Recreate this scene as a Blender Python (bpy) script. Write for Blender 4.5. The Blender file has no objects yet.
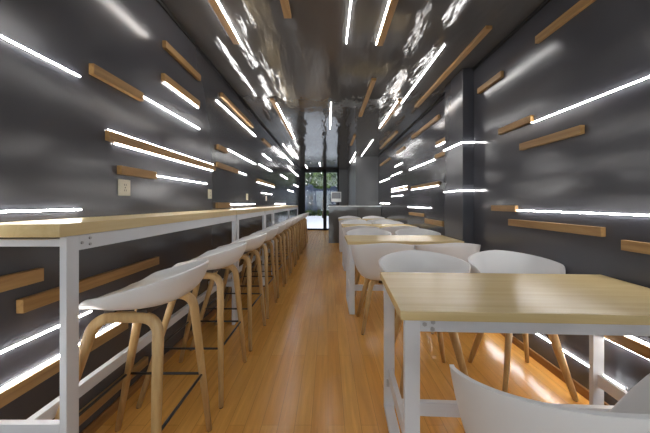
import bpy, bmesh, math, random
from mathutils import Vector, Matrix
random.seed(7)
PI = math.pi
C = bpy.context.scene.collection

# ---------------------------------------------------------------- materials
def new_mat(name):
    m = bpy.data.materials.new(name); m.use_nodes = True
    nt = m.node_tree
    return m, nt, nt.nodes['Principled BSDF']

def N(nt, t, **kw):
    n = nt.nodes.new(t)
    for k, v in kw.items():
        if k in n.inputs: n.inputs[k].default_value = v
        else: setattr(n, k, v)
    return n

def mat_plain(name, col, rough=.5, metal=0, spec=.5):
    m, nt, b = new_mat(name)
    b.inputs['Base Color'].default_value = (*col, 1)
    b.inputs['Roughness'].default_value = rough
    b.inputs['Metallic'].default_value = metal
    b.inputs['Specular IOR Level'].default_value = spec
    n = N(nt, 'ShaderNodeTexNoise', Scale=60.0, Detail=3.0)
    mr = N(nt, 'ShaderNodeMapRange'); mr.inputs['To Min'].default_value = max(.02, rough-.05); mr.inputs['To Max'].default_value = min(1, rough+.05)
    tc = N(nt, 'ShaderNodeTexCoord')
    nt.links.new(tc.outputs['Object'], n.inputs['Vector'])
    nt.links.new(n.outputs['Fac'], mr.inputs['Value'])
    nt.links.new(mr.outputs['Result'], b.inputs['Roughness'])
    return m

def mat_paint(name, col, rough, wave_scale, wave_strength, stretch=(1, 1, 1), spec=.5):
    """glossy enamel wall paint with an uneven roller-laid surface"""
    m, nt, b = new_mat(name)
    tc = N(nt, 'ShaderNodeTexCoord')
    n1 = N(nt, 'ShaderNodeTexNoise', Scale=wave_scale, Detail=2.0)
    n2 = N(nt, 'ShaderNodeTexNoise', Scale=1.7, Detail=4.0)
    mp = N(nt, 'ShaderNodeMapping'); mp.inputs['Scale'].default_value = stretch
    nt.links.new(tc.outputs['Object'], mp.inputs['Vector']); nt.links.new(mp.outputs['Vector'], n1.inputs['Vector']); nt.links.new(tc.outputs['Object'], n2.inputs['Vector'])
    bp = N(nt, 'ShaderNodeBump', Strength=wave_strength, Distance=.02)
    nt.links.new(n1.outputs['Fac'], bp.inputs['Height'])
    nt.links.new(bp.outputs['Normal'], b.inputs['Normal'])
    mx = N(nt, 'ShaderNodeMapRange'); mx.inputs['To Min'].default_value = rough*.8; mx.inputs['To Max'].default_value = rough*1.25
    nt.links.new(n2.outputs['Fac'], mx.inputs['Value']); nt.links.new(mx.outputs['Result'], b.inputs['Roughness'])
    cr = N(nt, 'ShaderNodeValToRGB')
    cr.color_ramp.elements[0].color = (*[c*.92 for c in col], 1); cr.color_ramp.elements[1].color = (*[c*1.08 for c in col], 1)
    nt.links.new(n2.outputs['Fac'], cr.inputs['Fac']); nt.links.new(cr.outputs['Color'], b.inputs['Base Color'])
    b.inputs['Specular IOR Level'].default_value = spec
    return m

def mat_wood(name, c1, c2, axis, rough=.45, scale=1.0, contrast=(.35, .7)):
    """grain stretched along one object axis"""
    m, nt, b = new_mat(name)
    tc = N(nt, 'ShaderNodeTexCoord'); mp = N(nt, 'ShaderNodeMapping')
    s = [28*scale]*3; s[axis] = 1.6*scale
    mp.inputs['Scale'].default_value = s
    nt.links.new(tc.outputs['Object'], mp.inputs['Vector'])
    n = N(nt, 'ShaderNodeTexNoise', Scale=1.0, Detail=5.0, Roughness=.6, Distortion=.6)
    nt.links.new(mp.outputs['Vector'], n.inputs['Vector'])
    cr = N(nt, 'ShaderNodeValToRGB')
    cr.color_ramp.elements[0].position = contrast[0]; cr.color_ramp.elements[1].position = contrast[1]
    cr.color_ramp.elements[0].color = (*c1, 1); cr.color_ramp.elements[1].color = (*c2, 1)
    nt.links.new(n.outputs['Fac'], cr.inputs['Fac']); nt.links.new(cr.outputs['Color'], b.inputs['Base Color'])
    bp = N(nt, 'ShaderNodeBump', Strength=.12, Distance=.003)
    nt.links.new(n.outputs['Fac'], bp.inputs['Height']); nt.links.new(bp.outputs['Normal'], b.inputs['Normal'])
    b.inputs['Roughness'].default_value = rough
    return m

def mat_floor(name):
    m, nt, b = new_mat(name)
    tc = N(nt, 'ShaderNodeTexCoord'); mp = N(nt, 'ShaderNodeMapping')
    mp.inputs['Rotation'].default_value = (0, 0, PI/2)
    nt.links.new(tc.outputs['Object'], mp.inputs['Vector'])
    br = N(nt, 'ShaderNodeTexBrick')
    br.offset = .37; br.squash = 1.0
    br.inputs['Scale'].default_value = 1.0; br.inputs['Brick Width'].default_value = 1.15; br.inputs['Row Height'].default_value = .085
    br.inputs['Mortar Size'].default_value = .0012; br.inputs['Mortar Smooth'].default_value = .2; br.inputs['Bias'].default_value = 0
    br.inputs['Color1'].default_value = (.69, .335, .075, 1); br.inputs['Color2'].default_value = (.78, .415, .108, 1)
    br.inputs['Mortar'].default_value = (.42, .20, .05, 1)
    nt.links.new(mp.outputs['Vector'], br.inputs['Vector'])
    mp2 = N(nt, 'ShaderNodeMapping'); mp2.inputs['Scale'].default_value = (34, 1.8, 1)
    nt.links.new(tc.outputs['Object'], mp2.inputs['Vector'])
    n = N(nt, 'ShaderNodeTexNoise', Scale=1.0, Detail=6.0, Roughness=.62, Distortion=.5)
    nt.links.new(mp2.outputs['Vector'], n.inputs['Vector'])
    cr = N(nt, 'ShaderNodeValToRGB')
    cr.color_ramp.elements[0].position = .3; cr.color_ramp.elements[1].position = .72
    cr.color_ramp.elements[0].color = (.62, .58, .52, 1); cr.color_ramp.elements[1].color = (1.12, 1.1, 1.06, 1)
    nt.links.new(n.outputs['Fac'], cr.inputs['Fac'])
    mix = N(nt, 'ShaderNodeMix', data_type='RGBA', blend_type='MULTIPLY'); mix.inputs['Factor'].default_value = .55
    nt.links.new(br.outputs['Color'], mix.inputs['A']); nt.links.new(cr.outputs['Color'], mix.inputs['B'])
    nt.links.new(mix.outputs['Result'], b.inputs['Base Color'])
    bp = N(nt, 'ShaderNodeBump', Strength=.1, Distance=.004)
    nt.links.new(n.outputs['Fac'], bp.inputs['Height']); nt.links.new(bp.outputs['Normal'], b.inputs['Normal'])
    b.inputs['Roughness'].default_value = .21
    return m

def mat_emit(name, col, strength):
    m = bpy.data.materials.new(name); m.use_nodes = True
    nt = m.node_tree; nt.nodes.remove(nt.nodes['Principled BSDF'])
    e = N(nt, 'ShaderNodeEmission'); e.inputs['Color'].default_value = (*col, 1); e.inputs['Strength'].default_value = strength
    nt.links.new(e.outputs[0], nt.nodes['Material Output'].inputs['Surface'])
    return m

def mat_glass(name):
    m = bpy.data.materials.new(name); m.use_nodes = True
    nt = m.node_tree; nt.nodes.remove(nt.nodes['Principled BSDF'])
    t = N(nt, 'ShaderNodeBsdfTransparent'); t.inputs['Color'].default_value = (.93, .95, .94, 1)
    g = N(nt, 'ShaderNodeBsdfGlossy', Roughness=.02)
    f = N(nt, 'ShaderNodeFresnel', IOR=1.45)
    x = N(nt, 'ShaderNodeMixShader')
    nt.links.new(f.outputs[0], x.inputs[0]); nt.links.new(t.outputs[0], x.inputs[1]); nt.links.new(g.outputs[0], x.inputs[2])
    nt.links.new(x.outputs[0], nt.nodes['Material Output'].inputs['Surface'])
    return m

def mat_leaf(name, c1, c2):
    m, nt, b = new_mat(name)
    n = N(nt, 'ShaderNodeTexNoise', Scale=2.2, Detail=3.0)
    tc = N(nt, 'ShaderNodeTexCoord'); nt.links.new(tc.outputs['Object'], n.inputs['Vector'])
    cr = N(nt, 'ShaderNodeValToRGB'); cr.color_ramp.elements[0].position = .35; cr.color_ramp.elements[1].position = .65
    cr.color_ramp.elements[0].color = (*c1, 1); cr.color_ramp.elements[1].color = (*c2, 1)
    nt.links.new(n.outputs['Fac'], cr.inputs['Fac']); nt.links.new(cr.outputs['Color'], b.inputs['Base Color'])
    b.inputs['Roughness'].default_value = .6; b.inputs['Specular IOR Level'].default_value = .1
    return m

LED = 21.0
M = {
 'wall': mat_paint('grey_gloss_wall_paint', (.059, .060, .070), .17, 3.2, .08),
 'ceil': mat_paint('grey_gloss_ceiling_paint', (.080, .079, .080), .08, 6.5, .28, (1.2, .35, 1)),
 'floor': mat_floor('oak_strip_flooring'),
 'batten': mat_wood('honey_timber', (.25, .135, .045), (.41, .245, .09), 1, .5),
 'baseboard': mat_wood('skirting_timber', (.20, .09, .025), (.36, .18, .055), 1, .5),
 'top_y': mat_wood('pale_ash_lengthwise', (.58, .43, .20), (.72, .57, .31), 1, .28, .8, (.3, .75)),
 'top_x': mat_wood('pale_ash_crosswise', (.62, .465, .215), (.73, .575, .305), 0, .27, .8, (.3, .75)),
 'oak': mat_wood('oak_veneer', (.42, .255, .10), (.60, .41, .19), 2, .45),
 'white': mat_plain('white_plastic_shell', (.74, .74, .745), .38),
 'steel': mat_plain('white_powder_coat', (.66, .67, .70), .40),
 'rod': mat_plain('black_coated_rod', (.012, .011, .011), .4),
 'bracket': mat_plain('dark_bracket', (.05, .035, .025), .5),
 'chrome': mat_plain('zinc_bolt', (.45, .45, .46), .35, 1),
 'led': mat_emit('led_diffuser', (1.0, .975, .95), LED),
 'channel': mat_plain('aluminium_channel', (.6, .6, .6), .4, .8),
 'plate': mat_plain('ivory_socket_plate', (.70, .66, .55), .35),
 'slot': mat_plain('dark_slot', (.02, .02, .02), .6),
 'black': mat_plain('black_door_frame', (.008, .009, .011), .45, 0, .2),
 'glass': mat_glass('clear_glass'),
 'counter': mat_paint('counter_grey_gloss', (.11, .105, .10), .07, 4.0, .15),
 'ctop': mat_plain('counter_white_top', (.78, .80, .80), .2),
 'endwall': mat_paint('end_wall_grey', (.10, .10, .104), .3, 5.0, .05),
 'screen': mat_plain('grey_screen', (.20, .20, .22), .25),
 'paving': mat_plain('pale_paving', (.22, .216, .235), .8),
 'leaf1': mat_leaf('leaf_dark', (.005, .012, .004), (.025, .045, .009)),
 'leaf2': mat_leaf('leaf_light', (.015, .035, .006), (.07, .105, .022)),
 'gap': mat_plain('dark_shadow_gap', (.012, .012, .013), .7),
 'bark': mat_plain('bark', (.05, .04, .03), .9, 0, .05),
 'facade': mat_plain('slate_blue_facade', (.020, .024, .038), .8, 0, 0.0),
 'facade2': mat_plain('facade_window', (.008, .010, .015), .4, 0, .1),
}

# ---------------------------------------------------------------- helpers
def link(name, bm, mat, parent=None, smooth=False):
    me = bpy.data.meshes.new(name); bm.normal_update(); bm.to_mesh(me); bm.free()
    if smooth:
        for p in me.polygons: p.use_smooth = True
    me.materials.append(mat)
    o = bpy.data.objects.new(name, me); C.objects.link(o)
    if parent: o.parent = parent
    return o

def box_into(bm, x0, x1, y0, y1, z0, z1, bev=0.0):
    r = bmesh.ops.create_cube(bm, size=1)
    vs = r['verts']
    for v in vs:
        v.co = Vector((x0 + (v.co.x+.5)*(x1-x0), y0 + (v.co.y+.5)*(y1-y0), z0 + (v.co.z+.5)*(z1-z0)))
    if bev > 0:
        es = list({e for v in vs for e in v.link_edges})
        bmesh.ops.bevel(bm, geom=es, offset=bev, segments=2, affect='EDGES', profile=.6)

def box(name, x0, x1, y0, y1, z0, z1, mat, parent=None, bev=0.0):
    bm = bmesh.new(); box_into(bm, x0, x1, y0, y1, z0, z1, bev)
    return link(name, bm, mat, parent)

def cyl_into(bm, a, b, r, seg=12, r2=None):
    a, b = Vector(a), Vector(b); d = b-a
    q = Vector((0, 0, 1)).rotation_difference(d.normalized()).to_matrix().to_4x4()
    bmesh.ops.create_cone(bm, cap_ends=True, segments=seg, radius1=r, radius2=r if r2 is None else r2, depth=d.length,
                          matrix=Matrix.Translation((a+b)/2) @ q)

def sweep_into(bm, pts, sizes, up=Vector((0, 0, 1)), seg=10):
    """rounded-rectangle section swept along pts; sizes = list of (in-plane half width, across half width); up = across axis"""
    rings = []
    n = len(pts)
    for i, p in enumerate(pts):
        t = (pts[min(i+1, n-1)] - pts[max(i-1, 0)]).normalized()
        bn = (up - t*up.dot(t)).normalized(); sd = t.cross(bn)
        w, h = sizes[i]
        ring = []
        for k in range(seg):
            a = 2*PI*(k+.5)/seg
            ca, sa = math.cos(a), math.sin(a)
            e = .62
            ring.append(bm.verts.new(p + sd*w*math.copysign(abs(ca)**e, ca) + bn*h*math.copysign(abs(sa)**e, sa)))
        rings.append(ring)
    for a, b in zip(rings, rings[1:]):
        for k in range(seg):
            bm.faces.new((a[k], a[(k+1) % seg], b[(k+1) % seg], b[k]))
    bm.faces.new(rings[0][::-1]); bm.faces.new(rings[-1])

def empty(name, loc, rz=0.0):
    o = bpy.data.objects.new(name, None); C.objects.link(o)
    o.location = loc; o.rotation_euler = (0, 0, rz); o.empty_display_size = .1
    return o

def tag(o, label, cat, group=None):
    o['label'] = label; o['category'] = cat
    if group: o['group'] = group
    return o

def struct(o):
    o['kind'] = 'structure'; return o

def copy_tree(o, parent=None):
    c = o.copy(); C.objects.link(c)
    if parent: c.parent = parent
    for ch in list(o.children): copy_tree(ch, c)
    return c

# ---------------------------------------------------------------- room
H = 2.54; XL = -1.17; XR = 1.515; YB = -3.4; YD = 12.9; YBLK = 9.24; XBLK = .84
struct(box('floor', XL-.1, XR+.1, YB-.1, YD+.1, -.1, 0, M['floor']))
struct(box('ceiling', XL-.1, XR+.1, YB-.1, YD+.1, H, H+.1, M['ceil']))
struct(box('wall_left', XL-.12, XL, YB-.1, YD+.1, 0, H, M['wall']))
struct(box('wall_right', XR, XR+.12, YB-.1, YD+.1, 0, H, M['wall']))
struct(box('wall_alcove', XBLK, XR, YBLK, YD, 0, H, M['endwall']))
struct(box('wall_end', .46, XBLK, YD-.02, YD+.1, 0, H, M['endwall']))
struct(box('trim_1', XL, -1.05, YD-.02, YD+.06, 0, H, M['black']))
PX0, PY0, PY1 = 1.40, 3.19, 3.68
struct(box('wall_pier', PX0, XR, PY0, PY1, 0, H, M['wall'], bev=.003))
bl = struct(box('baseboard_left', XL, XL+.012, YB, YD-.03, 0, .055, M['baseboard'], bev=.002))
br_ = struct(box('baseboard_right', XR-.014, XR, YB, PY0, 0, .055, M['baseboard'], bev=.002))
struct(box('baseboard_alcove', XR-.014, XR, PY1, YBLK, 0, .055, M['baseboard'], bev=.002))
struct(box('shade_strip_1', XL, XL+.014, YB, YD-.03, H-.022, H-.0005, M['gap']))  # dark strips paint in the shade of the gap under the ceiling
struct(box('shade_strip_2', XR-.014, XR, YB, PY0, H-.022, H-.0005, M['gap']))
struct(box('shade_strip_3', XR-.014, XR, PY1, YBLK, H-.022, H-.0005, M['gap']))
# rear wall (behind the camera) with an unseen window added for soft frontal daylight
struct(box('wall_rear', XL, XR, YB-.1, YB, 0, .35, M['wall']))
struct(box('wall_rear_top', XL, XR, YB-.1, YB, 2.36, H, M['wall']))
w1 = struct(empty('fill_window_1', (0, YB-.05, .35)))
bm = bmesh.new()
for x in (XL, .165, XR-.05): box_into(bm, x, x+.05, -.04, .04, 0, 2.01)
for z in (0, 1.96): box_into(bm, XL, XR, -.04, .04, z, z+.05)
link('fill_window_frame', bm, M['black'], w1)
box('pane', XL+.03, XR-.03, -.004, .004, .03, 1.98, M['glass'], w1)

# glazed street door at the far end
d1 = struct(empty('door_1', (0, YD, 0)))
bm = bmesh.new()
for x0, x1 in ((-1.05, -.96), (-.20, -.06), (.39, .46)): box_into(bm, x0, x1, -.03, .03, 0, H)
box_into(bm, -1.05, .46, -.03, .03, H-.12, H); box_into(bm, -1.05, .46, -.03, .03, 0, .07)
link('door_frame', bm, M['black'], d1)
box('pane', -.97, -.19, -.005, .005, .05, H-.1, M['glass'], d1)
box('pane', -.07, .40, -.005, .005, .05, H-.1, M['glass'], d1)
bm = bmesh.new(); cyl_into(bm, (-.225, -.08, .85), (-.225, -.08, 1.3), .014); cyl_into(bm, (-.225, -.08, .9), (-.19, -.03, .9), .01); cyl_into(bm, (-.225, -.08, 1.25), (-.19, -.03, 1.25), .01)
link('door_handle', bm, M['chrome'], d1, True)

# ---------------------------------------------------------------- battens and light strips
BT, BD = .052, .027   # batten height, depth
LT, LD = .0075, .011   # light strip height, depth

def slab(name, side, d0, d1, c, half, depth, mat, parent=None, off=0.0, bev=.002):
    """bar on a surface: c is the height on a wall or x on the ceiling"""
    if side == 'L': return box(name, XL+off, XL+off+depth, d0, d1, c-half, c+half, mat, parent, bev)
    if side == 'R': return box(name, XR-off-depth, XR-off, d0, d1, c-half, c+half, mat, parent, bev)
    return box(name, c-half, c+half, d0, d1, H-off-depth, H-off, mat, parent, bev)

def fixture(side, label, wood=None, leds=(), bt=BT, bd=BD, lt=LT):
    # heights and lengths are measured on the bare surface; bring them to each bar's own front face
    reach = {'L': -XL, 'R': XR, 'C': H-1.14}[side]
    taken = {'L': 1.17, 'R': 1.55, 'C': 1.40}[side]
    def front(t, depth):
        k = (reach-depth)/taken
        return (t[0]*reach/taken, t[1]*k, t[2]*k if side == 'C' else 1.14+(t[2]-1.14)*k)
    raw = wood
    if wood: wood = front(wood, bd)
    tucked = []
    for l in leds:
        f = front(l, LD)
        if raw and .015 < abs(l[2]-raw[2]) < .06:        # strip fixed along an edge of the batten
            f = (f[0], f[1], wood[2] + math.copysign(bt/2+lt/2+.001, l[2]-raw[2])); tucked.append((f, LD))
        else: tucked.append((f, LD))
    leds = [f for f, _ in tucked]
    """wood=(d0,d1,c); leds = list of (d0,d1,c)"""
    where = {'L': 'left wall', 'R': 'right wall', 'C': 'ceiling'}[side]
    grp = 'wooden battens and light strips on the ' + where
    if wood and not leds:
        o = slab('mounted_wooden_batten', side, *wood, bt/2, bd, M['batten'])
        return tag(o, label, 'wooden batten', grp)
    ys = [v for a in ([wood] if wood else []) + list(leds) for v in a[:2]]
    y0 = min(ys); c0 = (wood or leds[0])[2]
    base = {'L': (XL, y0, c0), 'R': (XR, y0, c0), 'C': (c0, y0, H)}[side]
    root = empty('mounted_batten_light' if wood else 'mounted_light_strip', base)
    inv = Vector(base)
    def put(o):
        o.location = -inv; o.parent = root; return o
    if wood: put(slab('batten', side, *wood, bt/2, bd, M['batten']))
    for l, ld in tucked:
        put(slab('channel', side, *l, lt/2+.002, .006, M['channel']))
        put(slab('light_diffuser', side, l[0]+.002, l[1]-.002, l[2], lt/2, ld-.006, M['led'], off=.006))
    return tag(root, label, 'wall light' if side != 'C' else 'ceiling light', grp)

G = .037  # offset between batten centre and a strip tucked along its edge
# ---- left wall
fixture('L', 'long bare light strip on left wall, highest one near the viewer', None, [(.85, 1.454, 1.738)])
fixture('L', 'short batten on left wall with bare strip running on from its far end', (1.50, 1.95, 1.812), [(1.90, 2.80, 1.815)])
fixture('L', 'plain thin batten high on left wall just under the ceiling, above the two-strip ones', (2.167, 2.83, 2.29), (), .05)
fixture('L', 'batten on left wall with one bright strip tucked under it, below plain thin batten', (2.15, 2.81, 2.045), [(2.18, 2.78, 2.045-G)])
fixture('L', 'long batten on left wall lit by strips along both edges, above the ivory socket', (1.61, 3.2, 1.503), [(1.62, 3.15, 1.503+G), (1.67, 3.12, 1.503-G)])
fixture('L', 'short batten directly over the ivory socket with bare strip beyond it', (1.70, 2.10, 1.328), [(2.06, 2.97, 1.326)], .048)
fixture('L', 'bare light strip just above the near end of the bar top', None, [(.85, 1.46, 1.109)])
fixture('L', 'short plain batten under near end of bar, cut off by left picture edge', (.70, 1.265, .846))
fixture('L', 'long plain batten under the bar behind first white bar leg', (1.151, 2.13, .742))
fixture('L', 'bare light strip under the bar, below long plain batten', None, [(.80, 1.522, .604)])
fixture('L', 'batten under the bar with bright strip along its top, behind near stool legs', (.75, 1.80, .432), [(.78, 1.79, .432+G)])
fixture('L', 'lowest plain batten on left wall, close to the floor behind near stool', (1.25, 2.0, .115), (), .05)
fixture('L', 'plain thin batten high on left wall over the long bright strip', (3.33, 4.85, 2.345), (), .046)
fixture('L', 'long bare light strip high on left wall below a thin batten', None, [(3.2, 4.98, 2.222)])
fixture('L', 'small batten on left wall past long lit one, bare strip running on from it', (3.22, 3.58, 1.745), [(3.56, 4.95, 1.775)])
fixture('L', 'small batten level with far end of the long double-lit one', (3.2, 4.03, 1.552), [(4.0, 4.4, 1.545)], .05)
fixture('L', 'batten block lying just above bar top with strip running on from it', (3.19, 3.68, 1.115), [(3.66, 4.92, 1.122)], .06)
fixture('L', 'bare light strip just above far part of bar top', None, [(6.8, 8.5, 1.12)])
fixture('L', 'batten high on left wall far down the room, dark near end', (5.5, 6.3, 2.30), ())
fixture('L', 'bare strip on left wall far down, below dark-ended high batten', None, [(5.5, 6.3, 2.02)])
fixture('L', 'bare strip on left wall beyond small batten and its strip', None, [(5.2, 6.4, 1.80)])
fixture('L', 'batten with strip under it on left wall above third socket', (5.06, 6.78, 1.525), [(5.06, 6.7, 1.525-G)], .05)
fixture('L', 'short bare strip on left wall below far double batten', None, [(5.4, 6.4, 1.32)])
fixture('L', 'bare strip at top of left wall near the street door', None, [(7.9, 10.2, 2.43)])
fixture('L', 'second bare strip near top of left wall toward the street door', None, [(9.2, 12.0, 2.20)])
fixture('L', 'bare strip halfway up left wall toward the street door', None, [(7.6, 8.9, 1.84)])
fixture('L', 'bare strip on left wall near street door, at counter sign height', None, [(8.9, 10.4, 1.52)])
fixture('L', 'last bare strip on left wall beside the street door', None, [(10.4, 12.2, 1.78)])
# ---- right wall
fixture('R', 'plain batten high on right wall over the seating, cut by top picture edge', (1.45, 2.30, 2.36), ())
fixture('R', 'plain batten high on right wall running into the near side of the pier', (2.708, 3.188, 2.30), ())
fixture('R', 'short batten on right wall with long bare strip running toward the viewer', (2.31, 2.80, 1.788), [(1.15, 2.345, 1.768)], .05)
fixture('R', 'plain batten on right wall just below the long upper strip', (1.852, 2.49, 1.593), ())
fixture('R', 'short batten on right wall with long low strip at chair height running toward viewer', (2.50, 2.92, 1.093), [(1.15, 2.53, 1.08)], .05)
fixture('R', 'plain batten on right wall under the long low strip', (1.712, 2.644, .975), (), .052)
fixture('R', 'plain batten on right wall over near table, cut by right picture edge', (1.1, 1.625, .918), ())
fixture('R', 'bare light strip near floor of right wall under near table', None, [(1.597, 3.0, .167)])
fixture('R', 'batten low on right wall under near table with bright strip along top', (1.05, 1.95, .412), [(1.07, 1.93, .412+G), (1.07, 1.93, .412-G)], .058)
fixture('R', 'plain batten high on right wall beyond the pier', (4.25, 5.73, 2.36), (), .05)
fixture('R', 'batten with strip below it peeping out beyond the pier', (3.70, 4.42, 1.99), [(3.72, 4.40, 1.99-G)], .05)
fixture('R', 'short batten beyond pier with bare strip running on from it', (3.70, 4.46, 1.81), [(4.44, 5.85, 1.765)], .05)
fixture('R', 'bare strip upper part of right wall well beyond the pier', None, [(6.4, 7.1, 1.98)])
fixture('R', 'short plain batten high on right wall beyond the pier, second from it', (6.2, 7.0, 2.28), (), .05)
fixture('R', 'plain batten high on right wall at the far corner', (7.67, 9.2, 2.27), (), .05)
fixture('R', 'bare strip on right wall in middle of far stretch', None, [(6.45, 7.55, 1.80)])
fixture('R', 'bare strip on right wall touching the far corner', None, [(7.7, 9.2, 1.76)])
fixture('R', 'batten beyond pier with bright strip beneath and dark near end', (4.25, 5.75, 1.42), [(4.3, 5.72, 1.42-G)], .05)
fixture('R', 'batten lit by strips on both edges, far along right wall', (5.95, 7.55, 1.45), [(6.0, 7.5, 1.45+G), (6.0, 7.5, 1.45-G)], .05)
fixture('R', 'bare strip far along right wall below double-lit batten', None, [(6.35, 7.45, 1.30)])
fixture('R', 'bare strip low on right wall above far tables, beyond the pier', None, [(4.6, 5.95, 1.063)])
fixture('R', 'bare strip on right wall just over the service counter end', None, [(7.7, 9.15, 1.13)])
fixture('R', 'plain batten low on right wall beside far tables, upper of two', (4.95, 5.9, .94), (), .05)
fixture('R', 'plain batten low on right wall beside second table, lower of two', (4.10, 4.93, .855), (), .07)
# ---- ceiling
fixture('C', 'ceiling batten with glowing strip beside it at top left of picture', (1.5, 2.71, -.805), [(1.5, 2.70, -.805+G), (1.5, 2.6, -.805-G)])
fixture('C', 'short plain ceiling batten at top centre of picture', (1.5, 2.33, -.305), (), .055)
fixture('C', 'bare ceiling strip at top centre of picture', None, [(1.5, 2.70, .16)])
fixture('C', 'ceiling batten with strip on its left edge, right of bare centre strip', (1.5, 2.74, .462), [(1.5, 2.72, .462-G)])
fixture('C', 'plain ceiling batten over the aisle with dark near end', (3.44, 5.0, .525), (), .052)
fixture('C', 'long bare ceiling strip leading to a double-lit batten', None, [(2.70, 4.32, 1.035)])
fixture('C', 'ceiling batten with strips along both edges, over second table', (4.18, 5.73, 1.0), [(4.3, 5.7, 1.0+G), (4.2, 5.73, 1.0-G)], .05)
fixture('C', 'long plain ceiling batten close to right wall', (2.42, 4.5, 1.295), ())
fixture('C', 'ceiling batten with strip beside it close to left wall, over far stools', (4.09, 6.7, -.765), [(4.3, 6.65, -.765+G)], .05)
fixture('C', 'thin bare ceiling strip in the middle over the aisle', None, [(4.25, 5.78, .042)])
fixture('C', 'short plain ceiling batten beyond the aisle batten', (6.3, 7.5, .56), (), .05)
fixture('C', 'bare ceiling strip over the far table', None, [(6.77, 9.15, 1.0)])
fixture('C', 'bare ceiling strip running past corner of the alcove wall', None, [(8.5, 10.7, .77)])
fixture('C', 'plain ceiling batten near right wall over far tables', (6.0, 8.0, 1.37), (), .05)
fixture('C', 'bare ceiling strip just before the street door over the aisle', None, [(10.6, 11.8, -.30)])
fixture('C', 'bare ceiling strip by left wall before the street door', None, [(11.3, 12.5, -.84)])
fixture('C', 'bare ceiling strip by left wall over the last stools', None, [(7.6, 9.6, -.98)])
# strips wrapping round the pier
for z, lab in ((1.769, 'upper bare strip wrapping round the right wall pier'), (1.27, 'lower bare strip wrapping round the right wall pier')):
    r = empty('mounted_light_strip', (PX0, PY0, z))
    bm = bmesh.new()
    box_into(bm, -LD, -.006, -LD, PY1-PY0, -LT/2, LT/2); box_into(bm, -.006, XR-PX0-.002, -LD, -.006, -LT/2, LT/2)
    link('light_diffuser', bm, M['led'], r)
    bm = bmesh.new()
    box_into(bm, -.0055, 0, -.0055, PY1-PY0, -LT/2-.002, LT/2+.002); box_into(bm, 0, XR-PX0-.002, -.0055, 0, -LT/2-.002, LT/2+.002)
    link('channel', bm, M['channel'], r)
    tag(r, lab, 'wall light', 'wooden battens and light strips on the right wall')
# unseen fill strips added behind the viewer to brighten the room
for s, d0, d1, c in (('L', -1.9, -.2, 1.9), ('L', -2.6, -1.0, 1.45), ('R', -1.6, .2, 2.0), ('R', -2.7, -1.2, 1.4), ('C', -1.8, .2, -.5), ('C', -1.2, .6, .75)):
    fixture(s, 'unseen added fill strip in the rear part of the room', None, [(d0, d1, c)])['group'] = 'unseen added fill strips in the rear part of the room'

# ---------------------------------------------------------------- sockets
def socket(y, label, w=.10, h=.092, z=1.228):
    r = empty('wall_outlet', (XL, y, z))
    box('plate', 0, .008, -w/2, w/2, -h/2, h/2, M['plate'], r, .003)
    box('socket_insert', .006, .010, -.028, .028, -.033, .033, M['plate'], r, .002)
    bm = bmesh.new()
    for dz in (-.016, .016):
        box_into(bm, .0095, .0106, -.009, -.006, dz-.005, dz+.005); box_into(bm, .0095, .0106, .006, .009, dz-.005, dz+.005)
    cyl_into(bm, (.0095, 0, 0), (.0106, 0, 0), .004, 8)
    link('slot', bm, M['slot'], r)
    tag(r, label, 'socket', 'ivory sockets above the bar')
socket(1.757, 'nearest ivory socket on left wall, under a short batten')
socket(3.03, 'ivory socket at the far end of the long strip, second along the bar', .085)
socket(4.43, 'small ivory socket over the bar, third along from the viewer', .085)
socket(5.80, 'small ivory socket over the bar, fourth along from the viewer', .085)

# ---------------------------------------------------------------- bar
HB = 1.071
def bar(y0, y1, label, bolts=False):
    r = empty('bar_table', (-1.05, y0, 0))
    x0, x1 = -1.166+1.05, -.878+1.05
    L = y1-y0
    box('bar_top', x0, x1, 0, L, HB-.044, HB, M['top_y'], r, .002)
    lx1 = x1+.003; lx0 = lx1-.0235; xw = -1.128+1.05
    ins = .016 + .008*(y0 < 2); zt = HB-.045
    for ya in (ins, L-ins-.052):
        box('leg', lx0, lx1, ya, ya+.052, .0, zt, M['steel'], r, .002)
    for ya in (ins, L-ins-.024):
        box('end_rail', xw, lx0, ya, ya+.024, zt-.032, zt-.008, M['steel'], r, .002)
        box('foot_rail', xw, lx0, ya, ya+.024, .350, .399, M['steel'], r, .002)
    box('apron', lx0, lx1, ins+.052, L-ins-.052, zt-.052, zt, M['steel'], r, .002)
    box('stretcher', .016, .044, ins+.024, L-ins-.024, .350, .399, M['steel'], r, .002)
    if bolts:
        for y, z in ((1.09, .999), (1.127, 1.012), (1.127, .990)):
            bm = bmesh.new(); cyl_into(bm, (lx1-.002, y-y0, z), (lx1+.004, y-y0, z), .0055, 6)
            link('bolt', bm, M['chrome'], r)
    tag(r, label, 'bar', 'narrow bar tables along the left wall')
bar(1.003, 2.942, 'nearest narrow bar table, pale wood top with its end grain facing the viewer', True)
bar(2.952, 4.262, 'second narrow bar table along the left wall from the viewer')
bar(4.272, 4.922, 'third narrow bar table along the left wall from the viewer')
bar(4.932, 6.902, 'fourth narrow bar table along the left wall from the viewer')
bar(6.912, 8.95, 'last narrow bar table, closest to the street door')

# ---------------------------------------------------------------- seat shells
def sstep(a, b, x):
    t = min(1, max(0, (x-a)/(b-a))); return t*t*(3-2*t)

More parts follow.
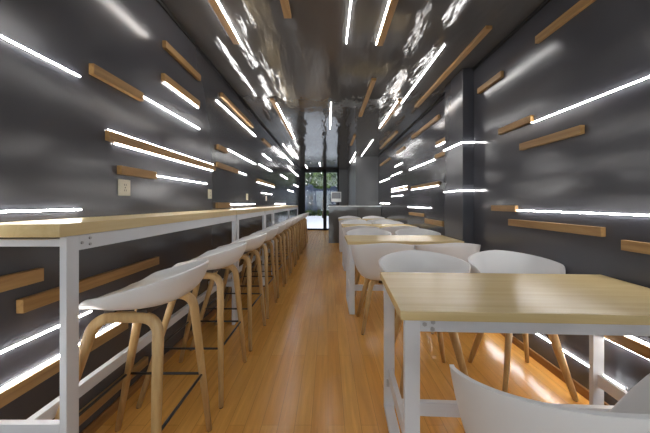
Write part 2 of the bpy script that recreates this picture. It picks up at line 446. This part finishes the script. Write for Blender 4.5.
def shell_mesh(hw, yb, yf, zs, rim, hmax, pinch, nt=112, nr=12, expo=2.5, narrow=.27):
    bm = bmesh.new()
    cy = (yb+yf)/2; hd = (yf-yb)/2
    grid = []
    for i in range(nt):
        a = 2*PI*i/nt
        c, s = math.cos(a), math.sin(a)
        ex = 2/expo
        px = hw*math.copysign(abs(s)**ex, s); py = hd*math.copysign(abs(c)**ex, c)
        px *= 1-narrow*sstep(-.05, .75, py/hd)
        h = rim(py+cy, px)
        w = min(1, max(0, (h-zs)/(hmax-zs)))
        P0 = (px*.5, py*.5, zs); P1 = (px*(1-pinch*w), py*(1-pinch*w), zs+.004); P2 = (px, py, h)
        row = []
        for j in range(nr+1):
            t = j/nr
            q = [(1-t)**2*P0[k] + 2*t*(1-t)*P1[k] + t*t*P2[k] for k in range(3)]
            row.append(bm.verts.new((q[0], q[1]+cy, q[2])))
        grid.append(row)
    ctr = bm.verts.new((0, cy, zs-.003))
    for i in range(nt):
        a, b = grid[i], grid[(i+1) % nt]
        bm.faces.new((ctr, b[0], a[0]))
        for j in range(nr): bm.faces.new((a[j], b[j], b[j+1], a[j+1]))
    bmesh.ops.recalc_face_normals(bm, faces=bm.faces)
    return bm

def add_shell(bm, parent, name):
    o = link(name, bm, M['white'], parent, True)
    md = o.modifiers.new('thickness', 'SOLIDIFY'); md.thickness = .010; md.offset = 0
    sb = o.modifiers.new('edge', 'BEVEL'); sb.width = .0035; sb.segments = 2; sb.limit_method = 'ANGLE'; sb.angle_limit = math.radians(50)
    return o

def spline(ctrl, n=10):
    """corner-rounded polyline: ctrl = [(point, radius)]"""
    out = [ctrl[0][0]]
    for i in range(1, len(ctrl)-1):
        p, r = ctrl[i]; a, b = ctrl[i-1][0], ctrl[i+1][0]
        u = (a-p).normalized(); v = (b-p).normalized()
        s, e = p+u*r, p+v*r
        for k in range(n+1):
            t = k/n
            out.append(s*(1-t)**2 + p*2*t*(1-t) + e*t*t)
    out.append(ctrl[-1][0])
    return out

# ---- bar stool (local +y = front, towards the bar)
def make_stool():
    r = empty('bar_stool', (0, 0, 0))
    yb, yf = -.288, .150
    def rim(y, x):
        h = .800 + .25*(.02-y)
        if y > .02: h = h*(1-sstep(.02, .125, y)) + (.750-.026*sstep(.10, .15, y))*sstep(.02, .125, y)
        return h
    add_shell(shell_mesh(.25, yb, yf, .747, rim, .876, .10, narrow=.10), r, 'seat_shell')
    for s in (-1, 1):
        V = Vector
        pts = spline([(V((s*.245, .23, .004)), 0), (V((s*.145, .045, .712)), .07), (V((s*.145, -.19, .712)), .07), (V((s*.245, -.23, .004)), 0)])
        n = len(pts)
        sizes = []
        for p in pts:
            k = p.z/.72
            sizes.append((.012+.008*k, .013+.004*k))
        bm = bmesh.new(); sweep_into(bm, pts, sizes, Vector((1, 0, 0)))
        lf = link('leg_frame', bm, M['oak'], r, True)
        for p in (pts[0], pts[-1]):
            bm = bmesh.new(); cyl_into(bm, (p.x, p.y, 0), (p.x, p.y, .006), .012, 10)
            link('glide', bm, M['bracket'], lf)
    z = .308; k = z/.722
    fx = .245+(.145-.245)*k; ff = .23+(.045-.23)*k; fb = -.23+(-.19+.23)*k
    bm = bmesh.new()
    q = [(-fx, ff, z), (fx, ff, z), (fx, fb, z), (-fx, fb, z)]
    for a, b in zip(q, q[1:]+q[:1]): cyl_into(bm, a, b, .0062, 8)
    link('footrest', bm, M['rod'], r, True)
    bm = bmesh.new()
    for y in (-.13, -.01): box_into(bm, -.15, .15, y-.02, y+.02, .722, .741, .003)
    link('seat_bracket', bm, M['bracket'], r)
    return r

stool0 = make_stool()
NS = 12
ordn = ['nearest', 'second', 'third', 'fourth', 'fifth', 'sixth', 'seventh', 'eighth', 'ninth', 'tenth', 'eleventh', 'last']
for i in range(NS):
    o = stool0 if i == 0 else copy_tree(stool0)
    o.location = (-.826+random.uniform(-.006, .006)*(i > 1), 1.297+.66*i, 0); o.rotation_euler = (0, 0, PI/2 + (random.uniform(-.02, .02) if i > 1 else 0))
    lab = {0: 'nearest white bar stool with oak legs, partly behind first bar leg',
           NS-1: 'last white bar stool in the row, closest to the street door'}.get(i, f'white bar stool with oak legs, {ordn[i]} along the bar from the viewer')
    tag(o, lab, 'bar stool', 'white bar stools along the bar')

# ---- chair (local +y = front)
def make_chair():
    r = empty('shell_chair', (0, 0, 0))
    def rim(y, x):
        h = .798 - .064*min(1, max(0, (y+.25)/.33))**.65
        t = min(1, max(0, (y+.01)/.155)); f = .6*(1-math.sqrt(1-t*t)) + .4*sstep(.03, .15, y)
        return h*(1-f) + (.452-.012*sstep(.15, .25, y))*f
    add_shell(shell_mesh(.29, -.25, .25, .450, rim, .800, .20, nt=144, nr=16, expo=2.1), r, 'seat_shell')
    for sx in (-1, 1):
        for sy in (-1, 1):
            V = Vector
            pts = spline([(V((sx*.03, sy*.03, .425)), 0), (V((sx*.115, sy*.115, .425)), .045), (V((sx*.205, sy*.215, .004)), 0)], 6)
            sizes = [(.015+.012*min(1, p.z/.42), .012+.006*min(1, p.z/.42)) for p in pts]
            bm = bmesh.new(); sweep_into(bm, pts, sizes, Vector((-sy*sx, 1, 0)).normalized() if False else Vector((sx*1.0, -sy*1.0, 0)).normalized())
            lg = link('leg', bm, M['oak'], r, True)
            bm = bmesh.new(); cyl_into(bm, (sx*.205, sy*.215, 0), (sx*.205, sy*.215, .006), .011, 8)
            link('glide', bm, M['bracket'], lg)
    bm = bmesh.new(); cyl_into(bm, (0, 0, .405), (0, 0, .450), .075, 20)
    link('seat_bracket', bm, M['bracket'], r, True)
    return r

chair0 = make_chair(); used = [False]
def chair(x, y, toward, label, rz=0.0):
    o = chair0 if not used[0] else copy_tree(chair0)
    used[0] = True
    o.location = (x, y, 0); o.rotation_euler = (0, 0, (0 if toward else PI) + rz)
    tag(o, label, 'chair', 'white shell chairs at the tables')

# ---- dining tables
def table(x0, y0, W, D, rz, label, bolts=False):
    r = empty('dining_table', (x0, y0, 0), rz)
    HT = .75; t = .034
    box('table_top', 0, W, 0, D, HT-t, HT, M['top_x'], r, .002)
    zt = HT-t-.001
    for xa in (.018, W-.018-.056):
        for ya in (.018, D-.018-.028):
            lg = box('leg', xa, xa+.056, ya, ya+.028, 0, zt, M['steel'], r, .002)
        box('end_rail', xa+.022, xa+.047, .046, D-.046, .165, .228, M['steel'], r, .002)
        box('floor_rail', xa, xa+.05, .046, D-.046, .0, .028, M['steel'], r, .002)
        box('end_apron', xa+.014, xa+.042, .046, D-.046, zt-.045, zt, M['steel'], r, .002)
    for ya in (.018, D-.046):
        box('apron', .074, W-.074, ya, ya+.028, zt-.045, zt, M['steel'], r, .002)
    box('stretcher', .065, W-.065, D/2-.0125, D/2+.0125, .165, .228, M['steel'], r, .002)
    if bolts:
        for x, z in ((.090, .698), (.120, .706), (.118, .681)):
            bm = bmesh.new(); cyl_into(bm, (x, .014, z), (x, .021, z), .0085, 6)
            link('bolt', bm, M['chrome'], r)
        box('bracket', .030, .045, D-.050, D-.0455, .13, .17, M['chrome'], r)
    tag(r, label, 'table', 'pale wood dining tables along the right wall')
table(.262, 1.108, 1.195, .632, math.radians(-3.0), 'nearest pale wood table with white steel legs, cut by right picture edge', True)
table(.20, 3.12, 1.185, .60, 0, 'second pale wood table, its end meeting the wall pier')
table(.25, 5.13, 1.24, .60, 0, 'third pale wood table, beyond the pier')
table(.26, 7.12, 1.24, .60, 0, 'last pale wood table, before the service counter')

chair(.59, .742, True, 'big white chair back at bottom right corner of picture')
chair(1.22, .80, True, 'white chair at near table, only its shell edge showing at right picture edge')
chair(.625, 1.985, False, 'white chair facing viewer across near table, aisle side')
chair(1.223, 1.985, False, 'white chair facing viewer across near table, wall side')
chair(.505, 2.875, True, 'white chair with its back to viewer at second table, aisle side')
chair(1.115, 2.89, True, 'white chair with its back to viewer at second table, wall side')
chair(.53, 3.98, False, 'white chair facing viewer across second table, aisle side')
chair(1.17, 3.98, False, 'white chair facing viewer across second table, wall side')
chair(.52, 4.88, True, 'white chair with its back to viewer at third table, aisle side')
chair(1.14, 4.88, True, 'white chair with its back to viewer at third table, wall side')
chair(.55, 5.99, False, 'white chair facing viewer across third table, aisle side')
chair(1.18, 5.99, False, 'white chair facing viewer across third table, wall side')
chair(.55, 6.88, True, 'white chair with its back to viewer at last table, aisle side')
chair(1.16, 6.88, True, 'white chair with its back to viewer at last table, wall side')
chair(.56, 7.98, False, 'white chair facing viewer across last table, aisle side')
chair(1.19, 7.98, False, 'white chair facing viewer across last table, wall side')

# ---------------------------------------------------------------- service counter with screen
r = empty('service_counter', (.02, 8.72, 0))
box('counter_top', -.02, XR-.025, -.03, .47, 1.035, 1.062, M['ctop'], r, .003)
box('front_panel', 0, .82, 0, .02, .0, 1.034, M['counter'], r, .002)
box('front_panel', .83, XR-.03, 0, .02, .0, 1.034, M['counter'], r, .002)
box('side_panel', 0, .02, .02, .45, .0, 1.034, M['counter'], r, .002)
box('carcass', .021, XR-.03, .022, .45, .02, 1.034, M['black'], r)
tag(r, 'grey gloss service counter with thin white top at the far end', 'counter')
r = empty('counter_screen', (.235, 8.86, 1.062))
box('stand', -.02, .02, 0, .03, .008, .16, M['rod'], r, .003)
box('foot_plate', -.09, .09, -.06, .08, 0, .010, M['rod'], r, .003)
box('housing', -.145, .145, -.03, 0, .11, .395, M['ctop'], r, .006)
box('screen_face', -.125, .125, -.032, -.0295, .205, .38, M['screen'], r)
tag(r, 'white framed screen standing on the service counter', 'screen')

# ---------------------------------------------------------------- street outside the door
struct(box('ground_street', -14, 14, YD+.12, 40, -.12, -.02, M['paving']))
struct(box('ground_rear', -14, 14, -20, YB-.12, -.12, -.02, M['paving']))
def leaf_ball(bm, c, rad, n, size):
    for _ in range(n):
        v = Vector((random.gauss(0, 1), random.gauss(0, 1), random.gauss(0, 1))).normalized()
        p = Vector(c) + Vector((v.x*rad[0], v.y*rad[1], v.z*rad[2]))*random.uniform(.55, 1.0)
        nrm = Vector((random.uniform(-1, 1), random.uniform(-1, 1), random.uniform(-.3, 1))).normalized()
        a = nrm.orthogonal().normalized(); b = nrm.cross(a)
        s = size*random.uniform(.7, 1.3)
        vs = [bm.verts.new(p + a*s), bm.verts.new(p + b*s*.45), bm.verts.new(p - a*s), bm.verts.new(p - b*s*.45)]
        bm.faces.new(vs)
def tree(x, y, h, cr, mat, label):
    t = empty('street_tree', (x, y, -.02))
    bm = bmesh.new(); cyl_into(bm, (0, 0, 0), (.1, 0, h), .13, 10, .07)
    for k in range(4):
        a = k*1.7; cyl_into(bm, (.07, 0, h*.75), (cr*.6*math.cos(a), cr*.6*math.sin(a), h+cr*.3), .05, 6, .02)
    link('trunk', bm, M['bark'], t, True)
    bm = bmesh.new()
    for k in range(6):
        a = k*1.05
        leaf_ball(bm, (cr*.5*math.cos(a), cr*.5*math.sin(a), h+cr*.25*math.sin(k*2.1)), (cr*.62, cr*.62, cr*.5), 420, .16)
    link('foliage', bm, mat, t)
    tag(t, label, 'tree', 'street trees beyond the door')
tree(-2.3, 20.0, 2.9, 1.2, M['leaf1'], 'dark leafy tree seen through larger door pane')
tree(-.35, 23.5, 3.0, 1.0, M['leaf2'], 'bright green leafy tree behind the middle of the door')
tree(1.3, 20.0, 2.8, 1.0, M['leaf1'], 'dark leafy tree seen through the narrow door pane')
hd = empty('street_hedge', (-1.0, 27.5, -.02))
bm = bmesh.new()
for k in range(9): leaf_ball(bm, (-3+k*.8, 0, .25), (.6, .4, .3), 170, .11)
link('foliage', bm, M['leaf1'], hd)
bm = bmesh.new()
for k in range(9): cyl_into(bm, (-3+k*.8, 0, 0), (-3+k*.8, 0, .35), .03, 6)
link('stem', bm, M['bark'], hd)
tag(hd, 'low green hedge across the street outside', 'hedge')
fb = empty('street_building', (0, 31, -.02))
box('facade_wall', -9, 9, 0, .5, 0, 8, M['facade'], fb)
for k in range(14):
    box('facade_window', -6.8+k*.95, -6.8+k*.95+.55, -.04, .02, .5, 2.1, M['facade2'], fb)
tag(fb, 'slate blue building across the street outside', 'building')

# ---------------------------------------------------------------- daylight
w = bpy.data.worlds.new('World'); bpy.context.scene.world = w; w.use_nodes = True
bg = w.node_tree.nodes['Background']
bg.inputs['Color'].default_value = (.86, .92, 1.0, 1); bg.inputs['Strength'].default_value = 2.4

# ---------------------------------------------------------------- camera
cam = bpy.data.cameras.new('camera'); co = bpy.data.objects.new('camera', cam); C.objects.link(co)
co.location = (0, 0, 1.14); co.rotation_euler = (PI/2, 0, 0)
cam.sensor_width = 36; cam.lens = 17.0; cam.shift_x = -3/650; cam.shift_y = -13.5/650; cam.clip_start = .05
sc = bpy.context.scene
sc.camera = co
sc.view_settings.view_transform = 'Standard'; sc.view_settings.look = 'None'; sc.view_settings.gamma = 1
sc.view_settings.use_curve_mapping = False
sc.view_settings.exposure = 1.42
sc.cycles.use_denoising = True
sc.cycles.max_bounces = 8; sc.cycles.diffuse_bounces = 5; sc.cycles.glossy_bounces = 5; sc.cycles.transparent_max_bounces = 8
sc.cycles.sample_clamp_indirect = 8.0
